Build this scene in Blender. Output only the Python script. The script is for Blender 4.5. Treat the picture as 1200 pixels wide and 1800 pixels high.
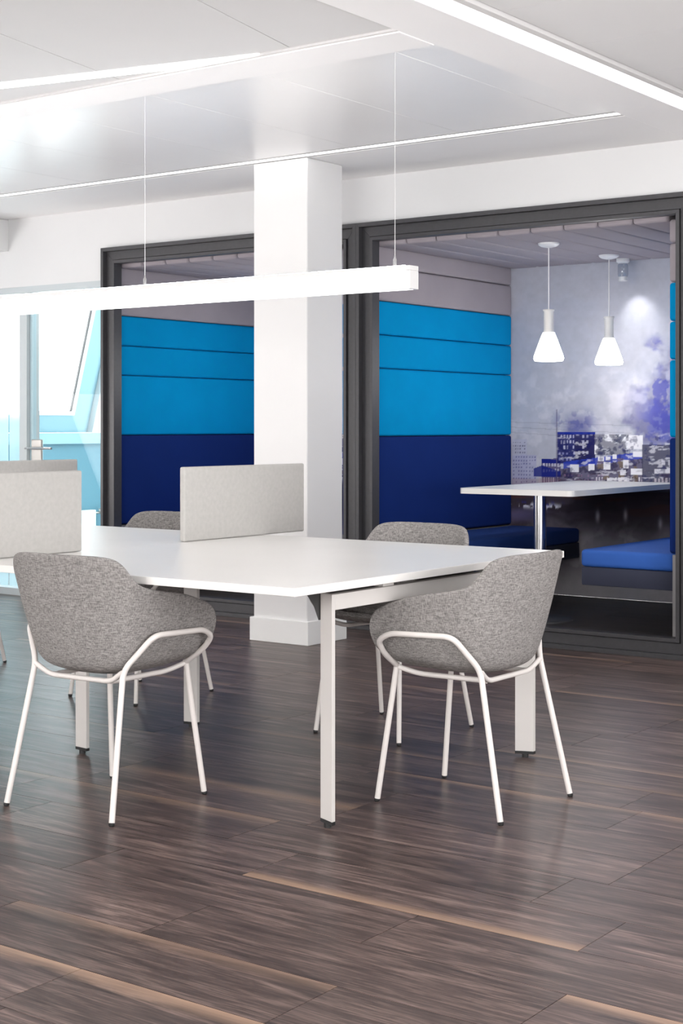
import bpy, bmesh, math, random
import numpy as np
from mathutils import Vector, Matrix, noise as mnoise

random.seed(7)
for o in list(bpy.data.objects):
    bpy.data.objects.remove(o, do_unlink=True)
scn = bpy.context.scene
COL = scn.collection
PI = math.pi

# ------------------------------------------------------------------ camera
FPX, HZ, HCAM = 2668.0, 750.0, 1.2
YAW = math.atan(1955 / FPX)
cam_d = bpy.data.cameras.new('camera')
cam = bpy.data.objects.new('camera', cam_d)
COL.objects.link(cam)
cam.location = (0, 0, HCAM)
cam.rotation_euler = (PI / 2, 0, YAW)
cam_d.sensor_fit = 'HORIZONTAL'
cam_d.sensor_width = 36
cam_d.lens = FPX / 1200 * 36
cam_d.shift_y = -(900 - HZ) / 1200
cam_d.clip_start = 0.05
scn.camera = cam

# ------------------------------------------------------------------ world, lights, exposure
w = bpy.data.worlds.new('world')
scn.world = w
w.use_nodes = True
bg = w.node_tree.nodes['Background']
bg.inputs[0].default_value = (1.0, 0.98, 0.96, 1)
bg.inputs[1].default_value = 8.0
vs = scn.view_settings
vs.view_transform = 'Standard'
vs.look = 'None'
vs.exposure = 0.43
vs.gamma = 1.0
vs.use_curve_mapping = False


def area(name, loc, rot, sx, sy, power, color=(1, 1, 1)):
    l = bpy.data.lights.new(name, 'AREA')
    l.shape = 'RECTANGLE'
    l.size, l.size_y = sx, sy
    l.energy = power
    l.color = color
    o = bpy.data.objects.new(name, l)
    COL.objects.link(o)
    o.location = loc
    o.rotation_euler = rot
    return o


# added fill light before the closed right wall, unseen, for the right-facing sides
area('added_fill_right', (1.42, 2.6, 1.45), (0, PI / 2 + .45, 0), 1.7, 5.0, 235, (1, .985, .98))
# unseen fill light added at the solid left wall to brighten the ceiling
area('added_fill_left', (-9.5, 3.2, 1.3), (0, -PI / 2 - .5, 0), 1.5, 5.0, 170, (1, .955, .945))

# ------------------------------------------------------------------ helpers
def link(o, parent=None):
    COL.objects.link(o)
    if parent:
        o.parent = parent
    return o


def tag(o, label=None, cat=None, group=None, kind=None):
    if label: o['label'] = label
    if cat: o['category'] = cat
    if group: o['group'] = group
    if kind: o['kind'] = kind
    return o


def empty(name, loc=(0, 0, 0), rz=0.0):
    o = bpy.data.objects.new(name, None)
    o.empty_display_size = 0.1
    o.location = loc
    o.rotation_euler = (0, 0, rz)
    COL.objects.link(o)
    return o


def mobj(name, bm, mat, parent=None, smooth=False, at=None):
    """bm in parent's local space; at = origin shift"""
    bmesh.ops.recalc_face_normals(bm, faces=bm.faces[:])
    me = bpy.data.meshes.new(name)
    bm.to_mesh(me)
    bm.free()
    if smooth:
        for p in me.polygons: p.use_smooth = True
    me.materials.append(MAT[mat] if isinstance(mat, str) else mat)
    o = bpy.data.objects.new(name, me)
    link(o, parent)
    if at: o.location = at
    return o


def auto_smooth(o, ang=40):
    me = o.data
    for p in me.polygons: p.use_smooth = True
    bm = bmesh.new(); bm.from_mesh(me)
    a = math.radians(ang)
    for e in bm.edges:
        if len(e.link_faces) == 2 and e.calc_face_angle(0) > a: e.smooth = False
    bm.to_mesh(me); bm.free()
    return o


def bbox(bm, x0, x1, y0, y1, z0, z1, bev=0.0, seg=2):
    t = bmesh.new()
    r = bmesh.ops.create_cube(t, size=1)
    for v in t.verts:
        v.co = Vector((x0 + (v.co.x + .5) * (x1 - x0), y0 + (v.co.y + .5) * (y1 - y0), z0 + (v.co.z + .5) * (z1 - z0)))
    if bev > 0:
        bmesh.ops.bevel(t, geom=t.edges[:], offset=bev, segments=seg, profile=0.5, affect='EDGES')
    merge(bm, t)
    return bm


def merge(bm, t):
    vm = {}
    for v in t.verts: vm[v] = bm.verts.new(v.co)
    for f in t.faces:
        try: bm.faces.new([vm[v] for v in f.verts])
        except ValueError: pass
    t.free()


def box(name, x0, x1, y0, y1, z0, z1, mat, parent=None, bev=0.0, seg=2):
    bm = bmesh.new()
    bbox(bm, min(x0, x1), max(x0, x1), min(y0, y1), max(y0, y1), min(z0, z1), max(z0, z1), bev, seg)
    o = mobj(name, bm, mat, parent)
    if bev > 0: auto_smooth(o)
    return o


def prism(name, poly, axis, a0, a1, mat, parent=None, bev=0.0):
    """poly: 2-D points; axis: 'x' (poly is y,z), 'y' (x,z), 'z' (x,y)"""
    bm = bmesh.new()
    def mk(p, a):
        return {'x': (a, p[0], p[1]), 'y': (p[0], a, p[1]), 'z': (p[0], p[1], a)}[axis]
    A = [bm.verts.new(mk(p, a0)) for p in poly]
    B = [bm.verts.new(mk(p, a1)) for p in poly]
    bm.faces.new(A); bm.faces.new(B[::-1])
    n = len(poly)
    for i in range(n):
        bm.faces.new([A[i], B[i], B[(i + 1) % n], A[(i + 1) % n]])
    bmesh.ops.recalc_face_normals(bm, faces=bm.faces[:])
    if bev: bmesh.ops.bevel(bm, geom=bm.edges[:], offset=bev, segments=2, profile=.5, affect='EDGES')
    o = mobj(name, bm, mat, parent)
    return o


def lathe(bm, prof, cx=0, cy=0, n=24):
    rings = []
    for r, z in prof:
        if r < 1e-6: rings.append([bm.verts.new((cx, cy, z))])
        else: rings.append([bm.verts.new((cx + r * math.cos(2 * PI * k / n), cy + r * math.sin(2 * PI * k / n), z)) for k in range(n)])
    for a, b in zip(rings, rings[1:]):
        for k in range(n):
            k2 = (k + 1) % n
            if len(a) == 1 and len(b) == 1: continue
            if len(a) == 1: bm.faces.new([a[0], b[k], b[k2]])
            elif len(b) == 1: bm.faces.new([a[k], b[0], a[k2]])
            else: bm.faces.new([a[k], b[k], b[k2], a[k2]])
    return bm


def smooth_path(pts, r=0.03, n=5):
    """round the corners of a polyline"""
    P = [Vector(p) for p in pts]
    out = [P[0]]
    for i in range(1, len(P) - 1):
        a, b, c = P[i - 1], P[i], P[i + 1]
        d1, d2 = (a - b), (c - b)
        q = min(r, d1.length * .45, d2.length * .45)
        s, e = b + d1.normalized() * q, b + d2.normalized() * q
        for k in range(n + 1):
            t = k / n
            out.append(s * (1 - t) ** 2 + b * 2 * t * (1 - t) + e * t * t)
    out.append(P[-1])
    return out


def tube(bm, pts, rad, n=10, cap=True):
    pts = [Vector(p) for p in pts]
    ref = None
    rings = []
    for i, p in enumerate(pts):
        d = (pts[min(i + 1, len(pts) - 1)] - pts[max(i - 1, 0)]).normalized()
        if ref is None:
            ref = Vector((0, 0, 1)) if abs(d.z) < .9 else Vector((1, 0, 0))
        u = (ref - d * ref.dot(d)).normalized()
        v = d.cross(u)
        ref = u
        rings.append([bm.verts.new(p + rad * (u * math.cos(2 * PI * k / n) + v * math.sin(2 * PI * k / n))) for k in range(n)])
    for a, b in zip(rings, rings[1:]):
        for k in range(n):
            bm.faces.new([a[k], b[k], b[(k + 1) % n], a[(k + 1) % n]])
    if cap:
        bm.faces.new(rings[0][::-1]); bm.faces.new(rings[-1])
    return bm


def clip(poly, nx, ny, c):
    """keep points with nx*x+ny*y <= c"""
    out = []
    for i, p in enumerate(poly):
        q = poly[(i + 1) % len(poly)]
        dp, dq = nx * p[0] + ny * p[1] - c, nx * q[0] + ny * q[1] - c
        if dp <= 0: out.append(p)
        if (dp < 0 < dq) or (dq < 0 < dp):
            t = dp / (dp - dq)
            out.append((p[0] + t * (q[0] - p[0]), p[1] + t * (q[1] - p[1])))
    return out


def copy_tree(o, parent=None):
    c = o.copy()
    COL.objects.link(c)
    c.parent = parent
    for ch in list(o.children):
        copy_tree(ch, c)
    return c


# ------------------------------------------------------------------ materials
MAT = {}


def pmat(name, col, rough=.5, metal=0.0, spec=.5, emit=None, estr=0.0):
    m = bpy.data.materials.new(name)
    m.use_nodes = True
    b = m.node_tree.nodes['Principled BSDF']
    b.inputs['Base Color'].default_value = (*col, 1)
    b.inputs['Roughness'].default_value = rough
    b.inputs['Metallic'].default_value = metal
    b.inputs['Specular IOR Level'].default_value = spec
    if emit:
        b.inputs['Emission Color'].default_value = (*emit, 1)
        b.inputs['Emission Strength'].default_value = estr
    MAT[name] = m
    return m, m.node_tree, b


def varied(name, col, rough, amount=.06, scale=6.0, spec=.5, bump=0.0, bscale=200):
    """paint or fabric with a faint noise in its colour and fine relief"""
    m, nt, b = pmat(name, col, rough, spec=spec)
    N, L = nt.nodes, nt.links
    tc = N.new('ShaderNodeTexCoord')
    nz = N.new('ShaderNodeTexNoise'); nz.inputs['Scale'].default_value = scale; nz.inputs['Detail'].default_value = 4
    L.new(tc.outputs['Object'], nz.inputs['Vector'])
    r = N.new('ShaderNodeValToRGB')
    r.color_ramp.elements[0].position = .3; r.color_ramp.elements[1].position = .7
    r.color_ramp.elements[0].color = (*[c * (1 - amount) for c in col], 1)
    r.color_ramp.elements[1].color = (*[min(1, c * (1 + amount)) for c in col], 1)
    L.new(nz.outputs['Fac'], r.inputs['Fac'])
    L.new(r.outputs['Color'], b.inputs['Base Color'])
    if bump:
        n2 = N.new('ShaderNodeTexNoise'); n2.inputs['Scale'].default_value = bscale; n2.inputs['Detail'].default_value = 2
        L.new(tc.outputs['Object'], n2.inputs['Vector'])
        bp = N.new('ShaderNodeBump'); bp.inputs['Strength'].default_value = bump; bp.inputs['Distance'].default_value = .002
        L.new(n2.outputs['Fac'], bp.inputs['Height']); L.new(bp.outputs['Normal'], b.inputs['Normal'])
    return m


varied('wall_paint', (.74, .745, .75), .6, .015, 2)
varied('column_paint', (.77, .767, .765), .5, .015, 2)
varied('ceiling_plaster', (.93, .92, .92), .55, .01, 2)
varied('ceiling_panel', (.90, .895, .895), .3, .01, 3)
varied('ceiling_panel_matt', (.78, .775, .775), .6, .01, 3)
varied('ceiling_panel_grey', (.68, .675, .675), .6, .01, 3)
varied('skirting_white', (.84, .84, .83), .35, .01, 3)
varied('desk_white', (.85, .835, .815), .32, .015, 3)
varied('desk_frame', (.63, .605, .585), .35, .01, 3)
varied('tube_white', (.72, .68, .655), .35, .01, 5)
pmat('black_plastic', (.015, .015, .016), .45)
pmat('shadow_gap', (.05, .05, .05), .7)
varied('pad_grey', (.37, .335, .365), .85, .03, 5, .06, .15, 700)
varied('pad_teal', (.0015, .285, .61), .85, .03, 5, .04, .15, 700)
varied('pad_navy', (.009, .027, .15), .85, .04, 5, .05, .15, 700)
varied('bench_blue', (.035, .125, .48), .75, .04, 5, .25, .15, 700)
varied('bench_blue_shaded', (.014, .045, .19), .75, .04, 5, .2, .15, 700)  # darker copy of the bench blue; shade is put into its colour
varied('booth_grey', (.30, .29, .295), .6, .03, 3)
varied('booth_shell', (.05, .05, .055), .6, .05, 4)
varied('screen_felt', (.465, .455, .438), .9, .045, 60, .1, .25, 400)
pmat('chrome', (.62, .62, .63), .22, 1.0)
pmat('steel_brushed', (.55, .53, .5), .3, 1.0)
varied('lamp_cap', (.76, .74, .72), .4, .02, 8)
pmat('lamp_glass', (.95, .95, .95), .4, emit=(1, .985, .96), estr=12)
pmat('canopy_white', (.85, .85, .86), .35)
pmat('led_diffuser', (.95, .95, .95), .4, emit=(1, 1, 1), estr=2.6)
pmat('pendant_diffuser', (.95, .95, .95), .4, emit=(1, 1, 1), estr=2.0)
pmat('added_uplight_glow', (.95, .95, .95), .4, emit=(1, 1, 1), estr=10)
pmat('acrylic_frost', (.66, .65, .65), .35, emit=(1, 1, 1), estr=.08)
pmat('alu_trim', (.70, .69, .69), .75, spec=.2)
pmat('wire', (.75, .75, .75), .35, .6)
varied('far_wall', (.06, .18, .24), .6, .03, 2)
varied('far_slope', (.17, .32, .38), .6, .03, 2)
varied('far_floor', (.30, .32, .34), .5, .05, 2)
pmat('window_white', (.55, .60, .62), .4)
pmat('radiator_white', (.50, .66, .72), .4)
pmat('spot_emitter', (1, 1, 1), .4, emit=(1, 1, 1), estr=12)


def frame_wood():
    m, nt, b = pmat('frame_wood', (.07, .068, .075), .42)
    N, L = nt.nodes, nt.links
    tc = N.new('ShaderNodeTexCoord'); mp = N.new('ShaderNodeMapping')
    mp.inputs['Scale'].default_value = (14, 14, 14)
    nz = N.new('ShaderNodeTexNoise'); nz.inputs['Scale'].default_value = 3; nz.inputs['Detail'].default_value = 8; nz.inputs['Roughness'].default_value = .7
    r = N.new('ShaderNodeValToRGB')
    r.color_ramp.elements[0].color = (.040, .039, .043, 1); r.color_ramp.elements[1].color = (.070, .069, .075, 1)
    L.new(tc.outputs['Object'], mp.inputs[0]); L.new(mp.outputs[0], nz.inputs['Vector'])
    L.new(nz.outputs['Fac'], r.inputs['Fac']); L.new(r.outputs[0], b.inputs['Base Color'])
    bp = N.new('ShaderNodeBump'); bp.inputs['Strength'].default_value = .2; bp.inputs['Distance'].default_value = .002
    L.new(nz.outputs['Fac'], bp.inputs['Height']); L.new(bp.outputs[0], b.inputs['Normal'])


frame_wood()


def wood(name, dark, mid, light, rough0, rough1, edge=True):
    m, nt, b = pmat(name, mid, .35, spec=.26)
    N, L = nt.nodes, nt.links
    tc = N.new('ShaderNodeTexCoord')
    oi = N.new('ShaderNodeObjectInfo')
    # shift each plank's grain by a random amount
    mul = N.new('ShaderNodeMath'); mul.operation = 'MULTIPLY'; mul.inputs[1].default_value = 57.0
    L.new(oi.outputs['Random'], mul.inputs[0])
    cb = N.new('ShaderNodeCombineXYZ')
    L.new(mul.outputs[0], cb.inputs['X']); L.new(mul.outputs[0], cb.inputs['Y'])
    add = N.new('ShaderNodeVectorMath'); add.operation = 'ADD'
    L.new(tc.outputs['Object'], add.inputs[0]); L.new(cb.outputs[0], add.inputs[1])
    def grain(sx, sy, scale, detail, dist):
        mp = N.new('ShaderNodeMapping'); mp.inputs['Scale'].default_value = (sx, sy, 1)
        nz = N.new('ShaderNodeTexNoise'); nz.inputs['Scale'].default_value = scale
        nz.inputs['Detail'].default_value = detail; nz.inputs['Roughness'].default_value = .62; nz.inputs['Distortion'].default_value = dist
        L.new(add.outputs[0], mp.inputs[0]); L.new(mp.outputs[0], nz.inputs['Vector'])
        return nz
    g1 = grain(1.0, 11, 2.2, 8, 1.0)
    g2 = grain(4, 85, 2.2, 7, .5)
    mx = N.new('ShaderNodeMix'); mx.data_type = 'FLOAT'; mx.inputs[0].default_value = .45
    L.new(g1.outputs['Fac'], mx.inputs[2]); L.new(g2.outputs['Fac'], mx.inputs[3])
    r = N.new('ShaderNodeValToRGB')
    e = r.color_ramp.elements
    e[0].position = .37; e[0].color = (*dark, 1)
    e[1].position = .64; e[1].color = (*light, 1)
    k = e.new(.5); k.color = (*mid, 1)
    L.new(mx.outputs[0], r.inputs['Fac'])
    out = r.outputs['Color']
    # plank to plank tone: obj.color red = tone, green = pale -y edge, blue = pale +y edge
    sc = N.new('ShaderNodeSeparateColor'); L.new(oi.outputs['Color'], sc.inputs[0])
    hv = N.new('ShaderNodeHueSaturation'); L.new(out, hv.inputs['Color']); L.new(sc.outputs[0], hv.inputs['Value'])
    out = hv.outputs['Color']
    if edge:
        sp = N.new('ShaderNodeSeparateXYZ'); L.new(tc.outputs['Generated'], sp.inputs[0])
        wob = N.new('ShaderNodeMath'); wob.operation = 'MULTIPLY_ADD'; wob.inputs[1].default_value = .28; wob.inputs[2].default_value = -.14
        L.new(g1.outputs['Fac'], wob.inputs[0])
        yy = N.new('ShaderNodeMath'); yy.operation = 'ADD'; L.new(sp.outputs['Y'], yy.inputs[0]); L.new(wob.outputs[0], yy.inputs[1])
        lo = N.new('ShaderNodeMapRange'); lo.inputs[1].default_value = .0; lo.inputs[2].default_value = .22; lo.inputs[3].default_value = 1; lo.inputs[4].default_value = 0
        hi = N.new('ShaderNodeMapRange'); hi.inputs[1].default_value = .76; hi.inputs[2].default_value = 1.0; hi.inputs[3].default_value = 0; hi.inputs[4].default_value = 1
        L.new(yy.outputs[0], lo.inputs[0]); L.new(yy.outputs[0], hi.inputs[0])
        m1 = N.new('ShaderNodeMath'); m1.operation = 'MULTIPLY'; L.new(lo.outputs[0], m1.inputs[0]); L.new(sc.outputs[1], m1.inputs[1])
        m2 = N.new('ShaderNodeMath'); m2.operation = 'MULTIPLY'; L.new(hi.outputs[0], m2.inputs[0]); L.new(sc.outputs[2], m2.inputs[1])
        ma = N.new('ShaderNodeMath'); ma.operation = 'MAXIMUM'; L.new(m1.outputs[0], ma.inputs[0]); L.new(m2.outputs[0], ma.inputs[1])
        mc = N.new('ShaderNodeMix'); mc.data_type = 'RGBA'
        L.new(ma.outputs[0], mc.inputs[0]); L.new(out, mc.inputs[6]); mc.inputs[7].default_value = (.36, .235, .165, 1)
        out = mc.outputs[2]
    L.new(out, b.inputs['Base Color'])
    rr = N.new('ShaderNodeMapRange'); rr.inputs[3].default_value = rough0; rr.inputs[4].default_value = rough1
    L.new(g2.outputs['Fac'], rr.inputs[0]); L.new(rr.outputs[0], b.inputs['Roughness'])
    bp = N.new('ShaderNodeBump'); bp.inputs['Strength'].default_value = .12; bp.inputs['Distance'].default_value = .001
    L.new(g2.outputs['Fac'], bp.inputs['Height']); L.new(bp.outputs[0], b.inputs['Normal'])


wood('floor_wood', (.034, .024, .024), (.092, .064, .059), (.25, .178, .156), .28, .45)
wood('booth_floor_wood', (.030, .026, .026), (.052, .046, .044), (.08, .070, .066), .35, .5, edge=False)


def melange():
    m, nt, b = pmat('chair_fabric', (.3, .28, .27), .9, spec=.15)
    N, L = nt.nodes, nt.links
    tc = N.new('ShaderNodeTexCoord')
    def nz(sc):
        mp = N.new('ShaderNodeMapping'); mp.inputs['Scale'].default_value = sc
        n = N.new('ShaderNodeTexNoise'); n.inputs['Scale'].default_value = 1; n.inputs['Detail'].default_value = 1.2; n.inputs['Roughness'].default_value = .6
        L.new(tc.outputs['Object'], mp.inputs[0]); L.new(mp.outputs[0], n.inputs['Vector'])
        return n
    a, c = nz((55, 55, 480)), nz((480, 480, 50))
    mx = N.new('ShaderNodeMix'); mx.data_type = 'FLOAT'; mx.inputs[0].default_value = .5
    L.new(a.outputs['Fac'], mx.inputs[2]); L.new(c.outputs['Fac'], mx.inputs[3])
    r = N.new('ShaderNodeValToRGB')
    e = r.color_ramp.elements
    e[0].position = .38; e[0].color = (.145, .136, .136, 1)
    e[1].position = .62; e[1].color = (.36, .342, .33, 1)
    L.new(mx.outputs[0], r.inputs['Fac']); L.new(r.outputs[0], b.inputs['Base Color'])
    bp = N.new('ShaderNodeBump'); bp.inputs['Strength'].default_value = .35; bp.inputs['Distance'].default_value = .0015
    L.new(mx.outputs[0], bp.inputs['Height']); L.new(bp.outputs[0], b.inputs['Normal'])


melange()


def glass_mat(name, tint, gloss=.08):
    m = bpy.data.materials.new(name); m.use_nodes = True
    nt = m.node_tree; N, L = nt.nodes, nt.links
    N.remove(N['Principled BSDF'])
    t = N.new('ShaderNodeBsdfTransparent'); t.inputs[0].default_value = (*tint, 1)
    g = N.new('ShaderNodeBsdfGlossy'); g.inputs['Roughness'].default_value = .02
    mx = N.new('ShaderNodeMixShader'); mx.inputs[0].default_value = gloss
    L.new(t.outputs[0], mx.inputs[1]); L.new(g.outputs[0], mx.inputs[2]); L.new(mx.outputs[0], N['Material Output'].inputs[0])
    MAT[name] = m


glass_mat('door_glass', (.94, .97, .975), .012)
glass_mat('sky_glass', (.97, .99, 1.0), .03)
glass_mat('clear_acrylic', (.82, .85, .88), .12)


def frost():
    m = bpy.data.materials.new('frosted_film'); m.use_nodes = True
    nt = m.node_tree; N, L = nt.nodes, nt.links
    N.remove(N['Principled BSDF'])
    t = N.new('ShaderNodeBsdfRefraction'); t.inputs['Roughness'].default_value = .33; t.inputs['IOR'].default_value = 1.12
    t.inputs[0].default_value = (.86, .96, .98, 1)
    d = N.new('ShaderNodeBsdfTranslucent'); d.inputs[0].default_value = (.8, .88, .9, 1)
    mx = N.new('ShaderNodeMixShader'); mx.inputs[0].default_value = .3
    L.new(t.outputs[0], mx.inputs[1]); L.new(d.outputs[0], mx.inputs[2]); L.new(mx.outputs[0], N['Material Output'].inputs[0])
    MAT['frosted_film'] = m


frost()


def attr_mat(name, rough):
    m, nt, b = pmat(name, (.5, .5, .5), rough, spec=.12)
    a = nt.nodes.new('ShaderNodeVertexColor'); a.layer_name = 'print'
    nt.links.new(a.outputs[0], b.inputs['Base Color'])


attr_mat('mural_print', .85)

# ------------------------------------------------------------------ projection helper for measuring the print on the mural
_vx, _vy = -math.sin(YAW), math.cos(YAW)
_rx, _ry = math.cos(YAW), math.sin(YAW)


def proj(x, y, z):
    d = x * _vx + y * _vy
    return 600 + FPX * (x * _rx + y * _ry) / d, HZ + FPX * (HCAM - z) / d


# ==================================================================== SETTING
CZ = 2.68          # underside of ceiling
# ---- floor
floor = box('floor', -9.7, 1.6, -1.7, 7.42, -.12, -.004, 'floor_wood')
floor.color = (.9, .1, .1, 1)
tag(floor, kind='structure')
PL = {}


def plank(x0, x1, y0, y1, z1, th, mat, parent, color):
    key = (round(x1 - x0, 3), round(y1 - y0, 3), th, mat)
    if key not in PL:
        bm = bmesh.new(); g = .0009
        bbox(bm, g, x1 - x0 - g, g, y1 - y0 - g, -th, 0)
        bmesh.ops.recalc_face_normals(bm, faces=bm.faces[:])
        me = bpy.data.meshes.new('plank'); bm.to_mesh(me); bm.free()
        me.materials.append(MAT[mat]); PL[key] = me
    o = bpy.data.objects.new('plank', PL[key])
    link(o, parent)
    o.location = (x0, y0, z1)
    o.color = (*color, 1)
    return o


rp = random.Random(11)
for k in range(-6, 18):
    y0 = 3.12 + .25 * k
    off = {0: -1.617, -2: -1.512, -4: -1.45, -1: -2.05, -3: -1.93}.get(k, -2 + rp.random())
    for j in range(-9, 4):
        x0 = off + j; x1 = x0 + 1.0
        if x1 < -9.4 or x0 > .6: continue
        ok = False
        for xx in (x0, (x0 + x1) / 2, x1):
            for yy in (y0, y0 + .25):
                d = xx * _vx + yy * _vy
                if d > .5:
                    u, v = proj(xx, yy, 0)
                    if -260 < u < 1460 and v < 2050: ok = True
        if not ok: continue
        tone = .78 + .40 * rp.random()
        e1 = e2 = 0.0
        q = rp.random()
        if q < .13: e1 = .35 + .4 * rp.random()
        elif q < .26: e2 = .35 + .4 * rp.random()
        if k == 0 and j == -1: e1, e2, tone = .95, 0, .98
        if k == -4 and x0 < -1.9: e1, e2 = 0, .95
        if k == -2 and j == 0: e1, e2, tone = 0, .9, 1.1
        y1 = min(y0 + .25, 7.42)
        plank(x0, x1, y0, y1, 0, .004, 'floor_wood', floor, (tone, e1, e2))

# ---- walls
wb = empty('wall_back'); tag(wb, kind='structure')
box('wall_upper', -7.37, 1.6, 7.345, 7.47, 2.405, 2.70, 'wall_paint', wb)
box('wall_over_door', -9.7, -7.37, 7.345, 7.47, 2.192, 2.70, 'wall_paint', wb)
box('wall_right_part', -3.13, 1.6, 7.345, 7.47, 0, 2.405, 'wall_paint', wb)
tag(box('wall_left', -9.72, -9.6, -1.7, 7.345, 0, 2.70, 'wall_paint'), kind='structure')
tag(box('wall_right', 1.5, 1.62, -1.7, 7.345, 0, 2.70, 'wall_paint'), kind='structure')
wf = empty('wall_front'); tag(wf, kind='structure')
box('wall_below_window', -9.6, 1.5, -1.72, -1.6, 0, .8, 'wall_paint', wf)
box('wall_above_window', -9.6, 1.5, -1.72, -1.6, 2.3, 2.70, 'wall_paint', wf)
box('wall_side_part', -9.6, -5.2, -1.72, -1.6, .8, 2.3, 'wall_paint', wf)
box('wall_side_part', -.6, 1.5, -1.72, -1.6, .8, 2.3, 'wall_paint', wf)
bm_ = tag(box('trim_1', -9.6, -8.331, 2.0, 7.344, 2.453, 2.675, 'wall_paint'), kind='structure')

# ---- ceiling
ceil = box('ceiling', -9.7, 1.6, -1.7, 7.47, 2.70, 2.82, 'shadow_gap')
tag(ceil, kind='structure')
PZ0, PZ1 = CZ, 2.6999
# panel field above the table side (panels run along y)
seams = [-3.18, -3.372] + [-3.372 - .662 * i for i in range(1, 9)]
for a, b_ in zip(seams, seams[1:]):
    box('ceiling_panel', b_ + .0012, a - .0012, 4.945, 6.50, PZ0, PZ1, 'ceiling_panel', ceil, bev=.0012, seg=1)
box('plaster_strip', -8.66, -3.18, 6.622, 7.345, PZ0 - .002, PZ1, 'ceiling_plaster', ceil)
# plaster strip in front of the panel field, with a small step up to the outer field
box('plaster_strip', -9.6, -3.18, 4.705, 4.944, PZ0 - .006, PZ1, 'ceiling_plaster', ceil)
box('edge_profile', -9.6, -3.18, 4.688, 4.7045, PZ0 - .001, PZ1, 'alu_trim', ceil)
# plaster band with the wide light
box('plaster_band', -3.179, -2.905, -1.6, 7.345, PZ0 - .002, PZ1, 'ceiling_plaster', ceil)
box('edge_profile', -2.782, -2.748, -1.6, 7.345, PZ0 - .012, PZ1, 'alu_trim', ceil)
# panels on the right, running along x
for k in range(-8, 5):
    y0 = 4.71 + .59 * k
    box('ceiling_panel', -2.742, 1.5, y0 + .001, min(y0 + .59, 7.345) - .001, PZ0 + .004, PZ1, 'ceiling_panel_matt', ceil)
# outer field: panels turned by 12 degrees, cut at the strip and the band
A12 = math.radians(12)
ca, sa = math.cos(A12), math.sin(A12)


def rot_poly(p0, p1, q0, q1):
    P_ = [(p * ca - q * sa, p * sa + q * ca) for p, q in ((p0, q0), (p1, q0), (p1, q1), (p0, q1))]
    P_ = clip(P_, 0, 1, 4.687); P_ = clip(P_, 1, 0, -3.18); P_ = clip(P_, -1, 0, 9.6); P_ = clip(P_, 0, -1, 1.6)
    return P_


QL = 5.425
for k in range(-9, 4):
    p0 = -2.63 + .907 * k
    for q0, q1 in ((-2.0, 1.2), (1.2, 3.3), (3.3, QL - .055), (QL + .055, 7.5)):
        pg = rot_poly(p0 + .0025, p0 + .9045, q0 + .001, q1 - .001)
        if len(pg) >= 3:
            prism('ceiling_panel', pg, 'z', PZ0 + .008, PZ1, 'ceiling_panel_grey', ceil)

# ---- recessed linear lights
def strip_light(name, poly_d, poly_h, label):
    t = empty(name, (0, 0, 0))
    prism('diffuser', poly_d, 'z', PZ0 + .004, PZ0 + .008, 'led_diffuser', t)
    prism('housing', poly_h, 'z', PZ0 + .009, PZ1, 'alu_trim', t)
    tag(t, label, 'ceiling light', 'recessed linear ceiling lights')
    return t


def rect(x0, x1, y0, y1): return [(x0, y0), (x1, y0), (x1, y1), (x0, y1)]


l1 = strip_light('linear_ceiling_light', rect(-8.6, -3.186, 6.537, 6.585), rect(-8.6, -3.182, 6.502, 6.62),
                 'thin long white light line in the ceiling crossing just in front of the white column')
for y0, y1 in ((6.503, 6.536), (6.586, 6.619)):
    box('flange', -8.6, -3.183, y0, y1, PZ0 - .0005, PZ0 + .0085, 'alu_trim', l1)
l2 = strip_light('linear_ceiling_light', rect(-2.893, -2.796, -1.0, 7.3), rect(-2.903, -2.784, -1.0, 7.3),
                 'wide bright light band at the top right corner of the ceiling')
l3 = strip_light('linear_ceiling_light', rot_poly(-9, 1, QL - .042, QL + .042), rot_poly(-9, 1, QL - .05, QL + .05),
                 'slanting light line at the upper left cut off by the ceiling strip')
for l, e_ in ((l1, 60), (l2, 90)):
    pass

# ---- column
colm = empty('wall_column', (-5.26, 6.76, 0)); tag(colm, 'square white plastered column standing before the booths', kind='structure')
bm = bmesh.new(); bbox(bm, -5.447 + 5.26, -5.068 + 5.26, 6.598 - 6.76, 6.925 - 6.76, .0, CZ - .003, .004, 1)
mobj('shaft', bm, 'column_paint', colm)
bm = bmesh.new(); bbox(bm, -5.463 + 5.26, -5.05 + 5.26, 6.580 - 6.76, 6.943 - 6.76, .0, .132, .003, 1)
mobj('baseboard', bm, 'skirting_white', colm)

# ---- glass door and side glazing (in the back wall, left of the booths)
door = empty('door_1', (-7.8, 7.40, 0)); tag(door, 'clear glass door in a slim pale frame beside the left booth', kind='structure')
def dbox(name, x0, x1, y0, y1, z0, z1, mat, parent=door, bev=0.0):
    bm = bmesh.new(); bbox(bm, x0 + 7.8, x1 + 7.8, y0 - 7.40, y1 - 7.40, z0, z1, bev)
    return mobj(name, bm, mat, parent)
dbox('frame_post', -8.217, -8.142, 7.345, 7.465, 0, 2.146, 'window_white')
dbox('frame_post', -7.392, -7.372, 7.345, 7.465, 0, 2.146, 'window_white')
dbox('frame_head', -8.217, -7.372, 7.340, 7.465, 2.146, 2.1915, 'window_white')
dbox('leaf_stile', -8.14, -8.118, 7.375, 7.415, .01, 2.143, 'radiator_white')
dbox('glass_pane', -8.117, -7.394, 7.388, 7.400, .01, 2.143, 'door_glass')
pl = dbox('handle_plate', -8.122, -8.018, 7.368, 7.387, .93, 1.110, 'steel_brushed', bev=.006)
bm = bmesh.new()
tube(bm, smooth_path([(-.32, -.03, 1.048), (-.32, -.075, 1.048), (-.07, -.075, 1.048)], .02), .0085)
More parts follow.
